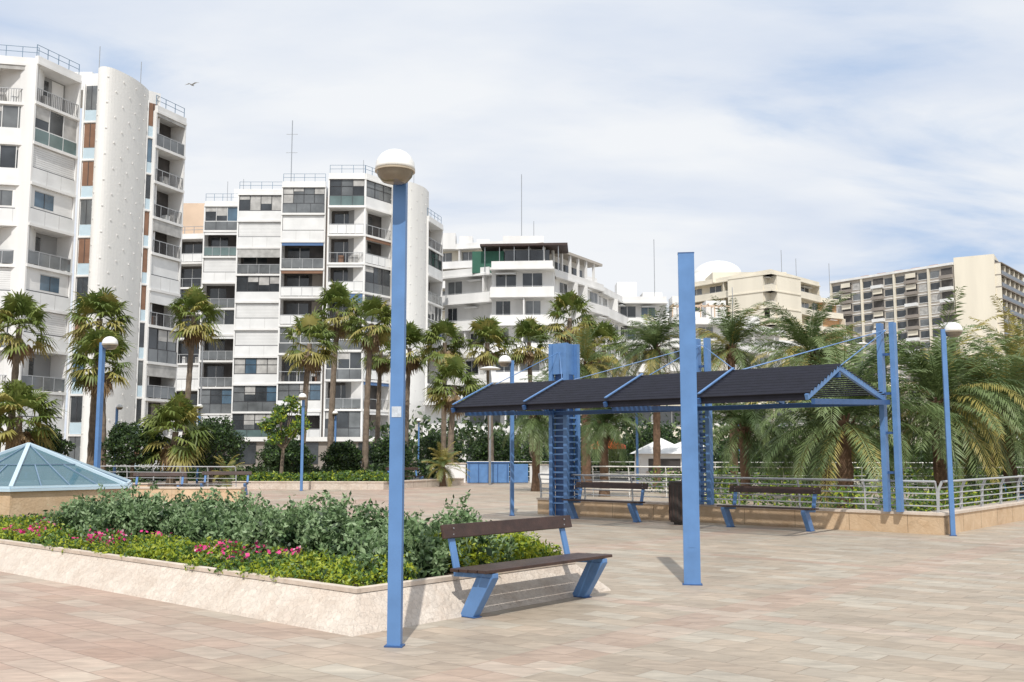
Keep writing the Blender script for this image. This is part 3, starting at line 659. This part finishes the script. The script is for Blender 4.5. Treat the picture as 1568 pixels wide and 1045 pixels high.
def strip(o,P0,P1,nf,fh):
    fr,L=frame(P0,P1); bx=lambda g,m,*a:o.box(g,m,*a,fr)
    bx('strip_wall','white_wall',0,L,-4,-.1,0,nf*fh+.8)
    for f in range(nf):
        z=f*fh
        bx('strip_mullion','white_wall',L*.06,L*.16,-.1,.03,z,z+fh); 
        bx('spandrels','spandrel_blue',L*.2,L*.85,-.1,-.04,z+.05,z+.85)
        m=R.choice(['glass_dark','glass_blue','glass_dark','shade_brown','glass_grey','glass_grey']); bx('strip_windows_'+m,m,L*.2,L*.85,-.1,-.06,z+.9,z+fh-.15); bx('frames','frame_dark',L*.51,L*.54,-.06,-.04,z+.9,z+fh-.15)
        bx('strip_band','white_wall',L*.16,L*.9,-.1,.02,z-.1,z+.04)
def chaikin(p,k=2):
    for _ in range(k):
        q=[p[0]]
        for a,b in zip(p[:-1],p[1:]):
            q+=[(a[0]*.75+b[0]*.25,a[1]*.75+b[1]*.25),(a[0]*.25+b[0]*.75,a[1]*.25+b[1]*.75)]
        q.append(p[-1]); p=q
    return p
def tower(o,arc,back,H,sp=1.4):
    p=chaikin(arc); n=len(p)
    o.prism('stair_tower','tower_white',p+[back],0,H)
    cum=[0]
    for a,b in zip(p[:-1],p[1:]): cum.append(cum[-1]+math.dist(a,b))
    z=1.; r=0
    while z<H-.5:
        s=.4+(r%2)*sp/2
        while s<cum[-1]-.2:
            i=max(k for k in range(len(cum)) if cum[k]<=s); i=min(i,n-2); f=(s-cum[i])/(cum[i+1]-cum[i]+1e-6)
            c=Vector(p[i]).lerp(Vector(p[i+1]),f); d=(Vector(p[i+1])-Vector(p[i])).normalized(); nn=Vector((d.y,-d.x))
            fr=lambda v:(c.x+d.x*v[0]+nn.x*v[1],c.y+d.y*v[0]+nn.y*v[1],v[2])
            o.box('tower_blocks','tower_white',-.06,.06,-.05,.045,z,z+.09,fr); s+=sp
        z+=.95; r+=1
o=Obj('white_apartment_tower'); fa=2.85
bay(o,(-40,65.3),(-36.4,66.0),10,fa,w=(2,1,1))
bay(o,(-36.3,66.3),(-33.1,67.0),10,fa,seq=['balc','win','balc','glass','panel','balc','win','glass','glass','balc'])
bay(o,(-32.9,66.5),(-31.5,70.2),10,fa,seq=['balc','panel','balc','panel','win','balc','win','panel','glass','balc'])
strip(o,(-31.5,70.5),(-30.15,70.4),10,fa)
tower(o,[(-30.2,71),(-30.1,69.6),(-29.6,69.1),(-29.0,69.3),(-28.5,70.3),(-28.1,71.6),(-27.95,72.8),(-27.95,74)],(-30,76),29.3)
strip(o,(-28,73.8),(-27.2,74.6),10,fa)
bay(o,(-27.3,74.2),(-26.1,77.3),10,fa-.08,w=(.5,2,2.4),dark=.6)
for x,y in((-31,72),(-29,75)):
    o.cyl('antennas','steel',(x,y,29),(x,y,32),.03,n=6)
o.box('roof_house','white_wall',-36,-31.5,72,76,28.6,30.0)
o.done()
o=Obj('stepped_apartment_block'); fb=2.8
bay(o,(-42,109),(-37.6,109),9,fb,w=(.6,2,2),dark=.6); bay(o,(-37.5,108.5),(-33.1,108),9,fb,w=(.2,1,4),dark=.6)
bay(o,(-32.8,104),(-29.1,104),10,fb-.02,seq=['balc','balc','glass','balc','balc','glass','balc','panel','balc','glass'],dark=.6)
bay(o,(-28.1,100),(-23.5,100),10,fb,seq=['balc','glass','glass','glass','panel','panel','glass','balc','panel','glass'],dark=.6)
bay(o,(-22.9,97),(-18.6,97),10,fb,seq=['glass','balc','glass','balc','glass','balc','balc','balc','panel','glass'],dark=.6)
bay(o,(-17.7,94),(-14.2,94),10,fb,seq=['balc','glass','balc','glass','glass','balc','balc','balc','balc','glass'],dark=.6); bay(o,(-14.1,94.1),(-11.9,97.3),10,fb,w=(.1,2,2),dark=.6)
for (xa,xb,y0) in ((-29,-28.3,104.5),(-23.5,-23,100.5),(-18.6,-17.8,97.5)):
    o.box('recess_walls','brown_wall',xa,xb,y0,y0+3,0,27)
tower(o,[(-12.2,98.5),(-12.1,97.0),(-11.4,96.2),(-10.4,96.4),(-9.5,97.5),(-8.8,99),(-8.6,100.7)],(-12,103),28.4,1.8)
bay(o,(-8.5,99.8),(-7.35,104),9,fb,w=(.2,2,2),dark=.6)
o.box('roof_house','peach',-40,-31,110,114,25.3,29.6); o.box('roof_house2','white_wall',-30,-24,105,109,28.1,29.9)
o.cyl('antenna','steel',(-23.2,102,28),(-23.2,102,36.5),.05,n=6)
for zz in(33,35): o.beam('antenna','steel',(-23.8,102,zz),(-22.6,102,zz),.04,.04)
for x,y in((-29,105),(-15,98),(-31,106),(-10,99)): o.cyl('antenna','steel',(x,y,28),(x,y,31),.03,n=6)
o.box('podium','brown_wall',-34,-8,90,93.5,0,2.6); o.box('podium_edge','white_wall',-34.2,-7.8,89.7,93.6,2.61,3.0)
for i in range(9): o.box('podium_windows','glass_dark',-33.4+i*2.8,-31.4+i*2.8,89.93,89.99,.6,2.5)
o.done()
def bands(o,P0,P1,nf,fh,wallm,bandm,z0=0,depth=9,setb=0.,proj=1.3,winm=('glass_dark','glass_dark','glass_grey'),ww=2.2,solid=1.0,thick=.2,roof=True):
    fr,L=frame(P0,P1); bx=lambda g,m,*a:o.box(g,m,*a,fr)
    for f in range(nf):
        s=setb*max(0,f-nf+4); j=R.uniform(0,.01)+.003*f; z=z0+f*fh
        bx('walls',wallm,.02+j,L-.02-j,-depth,-proj-s,z,z+fh)
        bx('slabs',bandm,-.05-j,L+.05+j,-depth+.2,-s+j,z-thick/2,z+thick/2)
        if f: 
            bx('parapets',bandm,-.03,L+.03,-.14-s,-s-.012,z+thick/2+.001,z+solid)
            bx('rail','rail_grey',0,L,-.1-s,-.06-s,z+solid+.08,z+solid+.11)
        u=.5
        while u<L-ww:
            k=R.random(); wd=R.uniform(.5,.95)*ww
            m=R.choice(winm)
            if k<.85: bx('windows_'+m,m,u,u+wd,-proj-s,-proj-s+.04,z+.25,z+fh-.35); bx('mullions','frame_white',u+wd*.48,u+wd*.52,-proj-s+.04,-proj-s+.06,z+.25,z+fh-.35)
            if k>.6: bx('awnings','white_panel',u,u+wd,-proj-s+.05,-proj-s+.9,z+fh-.5,z+fh-.42)
            u+=ww*R.uniform(1.05,1.35)
            if R.random()<.3: bx('dividers',bandm,u-.25,u-.1,-proj-s,-.2-s,z+thick/2+.002,z+fh-.12)
    s=setb*4; z=z0+nf*fh
    bx('roof_slab',bandm,-.05,L+.05,-depth,-s,z-.1,z+.12)
    if roof: bx('roof_parapet',bandm,.1,L-.1,-.35-s,-.15-s,z+.121,z+.8)
o=Obj('white_terraced_building')
bands(o,(-8.2,110),(-2.5,107),7,3.0,'white_wall','white_wall')
bands(o,(-2.3,104),(4.4,103.5),7,3.0,'white_wall','white_wall',ww=2.4)
bands(o,(4.6,104),(13.0,118),7,3.0,'white_wall','white_wall',setb=.5)
bands(o,(13,118),(19.5,134),7,3.0,'white_wall','white_wall',setb=.6)
fr,L=frame((-5,106.2),(4,105.5))
o.box('penthouse','awning_green',0.5,4,-5,-1.6,21.2,23.6,fr); o.box('penthouse_glass','glass_dark',4.1,9,-5,-1.4,21.2,23.6,fr); o.box('canopy','wood_dark',1.5,11,-5,-.3,23.9,24.15,fr)
for i in range(6): o.cyl('canopy_posts','steel',fr((2+i*1.6,-.6,21.1)),fr((2+i*1.6,-.6,23.9)),.05,n=6)
fr,L=frame((4.6,106),(12.5,119)); o.box('penthouse_wall','white_wall',0,L-2,-7,-3,21,24,fr); o.box('penthouse_windows','glass_dark',.6,L-3,-3,-2.95,21.4,23.3,fr); o.box('roof_beam','beige_wall',-.5,L-1,-6.5,-1.2,24,24.3,fr)
for i in range(7): o.box('posts','white_wall',.2+i*2,.45+i*2,-1.6,-1.35,21.1,24,fr)
o.box('stair_house','white_wall',-1,3.5,108,112,21,25.4); o.cyl('antenna','steel',(1.1,112,24),(1.1,112,33.5),.05,n=6); o.cyl('antenna','steel',(2.5,112,24),(2.5,112,28),.04,n=6)
o.done()
o=Obj('beige_rear_building')
bands(o,(-12,150),(2,146),11,2.95,'cream','white_wall',ww=3); bands(o,(2,146),(14,160),10,2.9,'cream','white_wall',ww=3)
for i in range(5): o.box('roof_steps','white_wall',-10.6+i*2.6,-8.6+i*2.6,149,152,32.4-i*.02,34.9-i*.5)
o.done()
o=Obj('white_low_building')
for (p,q,nf,wm) in [((13.5,128),(20.2,128),7,'white_wall'),((20.3,126),(28,126),6,'white_wall'),((28.2,128),(39,140),6,'white_wall'),((17,142),(30,142),7,'cream'),((36,148),(50,158),6,'white_wall')]:
    bands(o,p,q,nf,3.0,wm,'white_wall',ww=2.6,winm=('glass_dark','glass_blue','glass_grey'))
for i,(x,y,z,h) in enumerate([(14,131,21,3.2),(17.4,131,21,1.8),(21,129,18,4),(25.4,129,18,3.4),(31,134,18,2.0),(24,145,21,2.6)]): o.box('roof_rooms','white_wall',x,x+2.6,y,y+3,z,z+h)
o.cyl('antenna','steel',(19,131,21),(19,131,30),.05,n=6); o.cyl('antenna','steel',(30,134,18),(30,134,24),.05,n=6)
for i in range(8): o.box('pergola','peach',20.6+i*.9,20.75+i*.9,126.2,128.9,20.4,20.6)
o.box('pergola_beam','peach',20.4,28,126.3,126.5,20.2,20.39)
for i in range(5): o.box('pergola_posts','peach',20.5+i*1.8,20.65+i*1.8,126.32,126.47,18.1,20.2)
o.done()
o=Obj('cream_balcony_building')
bands(o,(33.5,192),(46.4,176),11,3.05,'cream','cream',ww=4,solid=1.15,proj=1.8); bands(o,(46.5,176),(59.6,190),11,3.05,'cream','cream',ww=4,solid=1.15,proj=1.8)
bands(o,(59.9,189),(66.5,193),10,3.1,'orange_wall','cream',ww=3,proj=1.6,setb=.7); bands(o,(66.7,194),(73,205),9,3.1,'cream','white_wall',ww=3,proj=1.8,setb=.9)
o.box('roof_house','cream',38,52,186,196,33.6,35.6)
pr=[(4.8*math.cos(t),2.9*math.sin(t)) for t in [i*math.pi/24 for i in range(13)]]; pr[-1]=(.01,2.9)
o.revolve('dome','lamp_white',[(5.0,-3),(5.0,0)]+pr,32,(41.2,197,36.9)); 
for x,y in((50,182),(55,190),(63,195)): o.cyl('antenna','steel',(x,y,33),(x,y,39),.06,n=6)
o.done(smooth=('dome',))
o=Obj('tall_slab_block')
P0,P1=(89,274),(110.5,246); fr,L=frame(P0,P1); bx=lambda g,m,*a:o.box(g,m,*a,fr)
nf=16; fh=3.0; bx('walls','beige_wall',0,L,-14,0,0,nf*fh+.4)
nc=11; cw=L/nc
for f in range(nf):
    z=f*fh
    bx('slab_lines','white_wall',0,L,0,.12,z-.12,z+.08)
    for c in range(nc):
        u=c*cw
        if c%3==1:
            bx('loggia','recess_shade',u+.1,u+cw-.1,0,.05,z+.3,z+fh-.15);  # flat dark sheet on the wall in place of the loggia's shade
            m='brown_wall' if R.random()<.6 else 'white_panel'; bx('balconies_'+m,m,u-.05,u+cw+.05,.06,1.1,z+.12,z+.95)
            if R.random()<.4: bx('blinds','cream',u+.2,u+cw-.2,.5,.56,z+1.6,z+fh-.2)
        else:
            m=R.choice(['glass_dark','glass_dark','curtain','glass_grey']); bx('windows_'+m,m,u+.35,u+cw-.4,.0,.06,z+.8,z+fh-.5)
            bx('window_frames','white_panel',u+.25,u+cw-.3,.0,.1,z+.65,z+.78)
for c in range(0,nc,3): bx('piers','cream',c*cw-.25,c*cw+.25,0,.5,0,nf*fh+.4)
bx('roof_edge','white_wall',-.3,L+.2,-14.2,.6,nf*fh+.4,nf*fh+1.0)
for c in range(5): bx('roof_huts','rooftile',7+c*5,9.5+c*5,-6,-3.5,nf*fh+1.0,nf*fh+1.9)
fr2,L2=frame((110.7,245.8),(118.5,241)); o.box('gable_wall','cream',0,L2,-34,0,0,nf*fh+2.2,fr2)
fr3,L3=frame((118.7,241.2),(136,262)); bx=lambda g,m,*a:o.box(g,m,*a,fr3)
bx('side_walls','recess_shade',0,L3,-4,-.2,0,nf*fh+1)  # side face coloured dark throughout to stand for its shade
for f in range(nf+1):
    z=f*fh; bx('side_slabs','brown_wall',.02,L3,-.2,1.5,z-.12,z+.1)  # brown here is the shaded tone of the slabs, put into the colour
    if f<nf:
        bx('side_parapets','glass_dark',.1,L3,1.4,1.48,z+.15,z+1.05)
        for c in range(6): bx('side_dividers','cream',c*L3/6+.05,c*L3/6+.2,-.2,1.3,z+.13,z+fh-.16)
o.done()
o=Obj('low_white_building'); bands(o,(70,150),(84,146),4,3.0,'white_wall','white_wall',ww=3); bands(o,(76,160),(100,165),4,3.0,'cream','white_wall',ww=3); bands(o,(40,150),(69,160),4,3.0,'cream','cream',ww=3); o.done()
o=Obj('low_white_building'); bands(o,(-8,90),(6,90),2,3.0,'white_wall','white_wall',ww=3); bands(o,(6.5,96),(30,96),2,3.1,'white_wall','cream',ww=3); o.done()
o=Obj('distant_trees')
for i in range(90):
    x=-10+i*1.3; c=(x,R.uniform(76,86),R.uniform(1.5,3.4)); foliage(o,blob(c,(2,1.6,R.uniform(1.6,2.6)),260,.5),[('leaf_dark',3),('leaf_darkmid',4),('date_green',1.5)],.26)
o.done()
o=Obj('seagull')
prof=[(.005,-.24),(.03,-.2),(.06,-.08),(.07,.03),(.055,.13),(.035,.18),(.035,.22),(.012,.26),(.003,.31)]
n=10; vs=[];fs=[]
for r,x in prof:
    for i in range(n): t=2*math.pi*i/n; vs.append((x,r*math.cos(t),r*math.sin(t)*.9))
for k in range(len(prof)-1):
    for i in range(n): fs.append((k*n+i,k*n+(i+1)%n,(k+1)*n+(i+1)%n,(k+1)*n+i))
o.mesh('body','gull',vs,fs)
for s in(-1,1):
    top=[(.10,s*.04,.03),(.14,s*.3,.16),(.04,s*.68,.10),(-.02,s*.3,.15),(-.08,s*.04,.02)]
    vs=top+[(a,b,c-.02) for a,b,c in top]; o.mesh('wing_%s'%('l' if s<0 else 'r'),'gull',vs,[(0,1,3,4),(1,2,3),(5,9,8,6),(6,8,7)]+[(i,5+i,5+(i+1)%5,(i+1)%5) for i in range(5)])
o.mesh('tail','gull',[(-.22,-.02,0),(-.22,.02,0),(-.34,.07,0),(-.34,-.07,0),(-.28,0,.012)],[(0,1,4),(1,2,4),(2,3,4),(3,0,4),(3,2,1,0)])
o.done((-24,72,29),1.2)
# ------------------------------------------------------------ sky & sun
w=bpy.data.worlds.new('World'); scene.world=w; w.use_nodes=True; nt=w.node_tree; nt.nodes.clear()
out=N(nt,'ShaderNodeOutputWorld'); bg=N(nt,'ShaderNodeBackground'); bg.inputs['Strength'].default_value=.1
sk=N(nt,'ShaderNodeTexSky',sky_type='NISHITA'); sk.sun_disc=False; sk.sun_elevation=math.radians(52); sk.sun_rotation=math.radians(184); sk.dust_density=1.2; sk.altitude=10
tc=N(nt,'ShaderNodeTexCoord'); s3=N(nt,'ShaderNodeSeparateXYZ'); nt.links.new(tc.outputs['Generated'],s3.inputs[0])
az=N(nt,'ShaderNodeMath',operation='ADD'); az.inputs[1].default_value=.22; nt.links.new(s3.outputs[2],az.inputs[0])
mxz=N(nt,'ShaderNodeMath',operation='MAXIMUM'); mxz.inputs[1].default_value=.05; nt.links.new(az.outputs[0],mxz.inputs[0])
dx=N(nt,'ShaderNodeMath',operation='DIVIDE'); dy=N(nt,'ShaderNodeMath',operation='DIVIDE')
nt.links.new(s3.outputs[0],dx.inputs[0]); nt.links.new(mxz.outputs[0],dx.inputs[1]); nt.links.new(s3.outputs[1],dy.inputs[0]); nt.links.new(mxz.outputs[0],dy.inputs[1])
cb=N(nt,'ShaderNodeCombineXYZ'); nt.links.new(dx.outputs[0],cb.inputs[0]); nt.links.new(dy.outputs[0],cb.inputs[1])
mp=N(nt,'ShaderNodeMapping'); mp.inputs['Rotation'].default_value=(0,0,math.radians(-35)); mp.inputs['Scale'].default_value=(.7,1.4,1); mp.inputs['Location'].default_value=(.3,1.7,0); nt.links.new(cb.outputs[0],mp.inputs[0])
n1=N(nt,'ShaderNodeTexNoise'); n1.inputs['Scale'].default_value=1.6; n1.inputs['Detail'].default_value=12; n1.inputs['Roughness'].default_value=.56; n1.inputs['Distortion'].default_value=.6; nt.links.new(mp.outputs[0],n1.inputs['Vector'])
def spot(d,lo,hi,amt):
    v=N(nt,'ShaderNodeVectorMath',operation='DOT_PRODUCT'); v.inputs[1].default_value=Vector(d).normalized(); nt.links.new(tc.outputs['Generated'],v.inputs[0])
    r=N(nt,'ShaderNodeMapRange',interpolation_type='SMOOTHSTEP'); r.inputs[1].default_value=lo; r.inputs[2].default_value=hi; r.inputs[4].default_value=amt; nt.links.new(v.outputs['Value'],r.inputs[0]); return r
a1=spot((.36,.90,.53),.98,1,.16); a2=spot((.50,1.0,.22),.985,1,.12)
su=N(nt,'ShaderNodeMath',operation='SUBTRACT'); nt.links.new(n1.outputs[0],su.inputs[0]); nt.links.new(a1.outputs[0],su.inputs[1])
su2=N(nt,'ShaderNodeMath',operation='SUBTRACT'); nt.links.new(su.outputs[0],su2.inputs[0]); nt.links.new(a2.outputs[0],su2.inputs[1])
mr=N(nt,'ShaderNodeMapRange',interpolation_type='SMOOTHSTEP'); mr.inputs[1].default_value=.16; mr.inputs[2].default_value=.49; nt.links.new(su2.outputs[0],mr.inputs[0])
mr.inputs[3].default_value=.05; mr.inputs[4].default_value=1
n2=N(nt,'ShaderNodeTexNoise'); n2.inputs['Scale'].default_value=1.7; n2.inputs['Detail'].default_value=9; nt.links.new(mp.outputs[0],n2.inputs['Vector'])
cc=N(nt,'ShaderNodeMix',data_type='RGBA'); cc.inputs[6].default_value=(6.5,7.3,8.7,1); cc.inputs[7].default_value=(8.9,9.15,9.5,1)
r5=N(nt,'ShaderNodeMapRange'); r5.inputs[1].default_value=.34; r5.inputs[2].default_value=.62; nt.links.new(n2.outputs[0],r5.inputs[0])
hb=N(nt,'ShaderNodeMapRange'); hb.inputs[1].default_value=.5; hb.inputs[2].default_value=.12; hb.inputs[3].default_value=-.1; hb.inputs[4].default_value=.35; nt.links.new(s3.outputs[2],hb.inputs[0])
ha=N(nt,'ShaderNodeMath',operation='ADD',use_clamp=True); nt.links.new(r5.outputs[0],ha.inputs[0]); nt.links.new(hb.outputs[0],ha.inputs[1]); nt.links.new(ha.outputs[0],cc.inputs[0])
hz=N(nt,'ShaderNodeMix',data_type='RGBA'); hz.inputs[0].default_value=.85; hz.inputs[7].default_value=(3.9,5.7,8.6,1); nt.links.new(sk.outputs[0],hz.inputs[6])
mx=N(nt,'ShaderNodeMix',data_type='RGBA'); nt.links.new(mr.outputs[0],mx.inputs[0]); nt.links.new(hz.outputs[2],mx.inputs[6]); nt.links.new(cc.outputs[2],mx.inputs[7])
nt.links.new(mx.outputs[2],bg.inputs[0]); nt.links.new(bg.outputs[0],out.inputs[0])
sl=bpy.data.lights.new('sun','SUN'); sl.energy=3.6; sl.angle=math.radians(.6); sl.color=(1,.965,.91); so=bpy.data.objects.new('sun',sl); scene.collection.objects.link(so)
el=math.radians(52); d=Vector((.04*math.cos(el),math.cos(el),-math.sin(el))); so.rotation_euler=d.to_track_quat('-Z','Y').to_euler(); so.location=(0,-10,30)
cd=bpy.data.cameras.new('camera'); cd.lens=35; cd.sensor_width=36; cd.clip_end=5000; co=bpy.data.objects.new('camera',cd); scene.collection.objects.link(co)
co.location=(0,0,1.6); co.rotation_euler=(math.radians(96.4),0,0); scene.camera=co
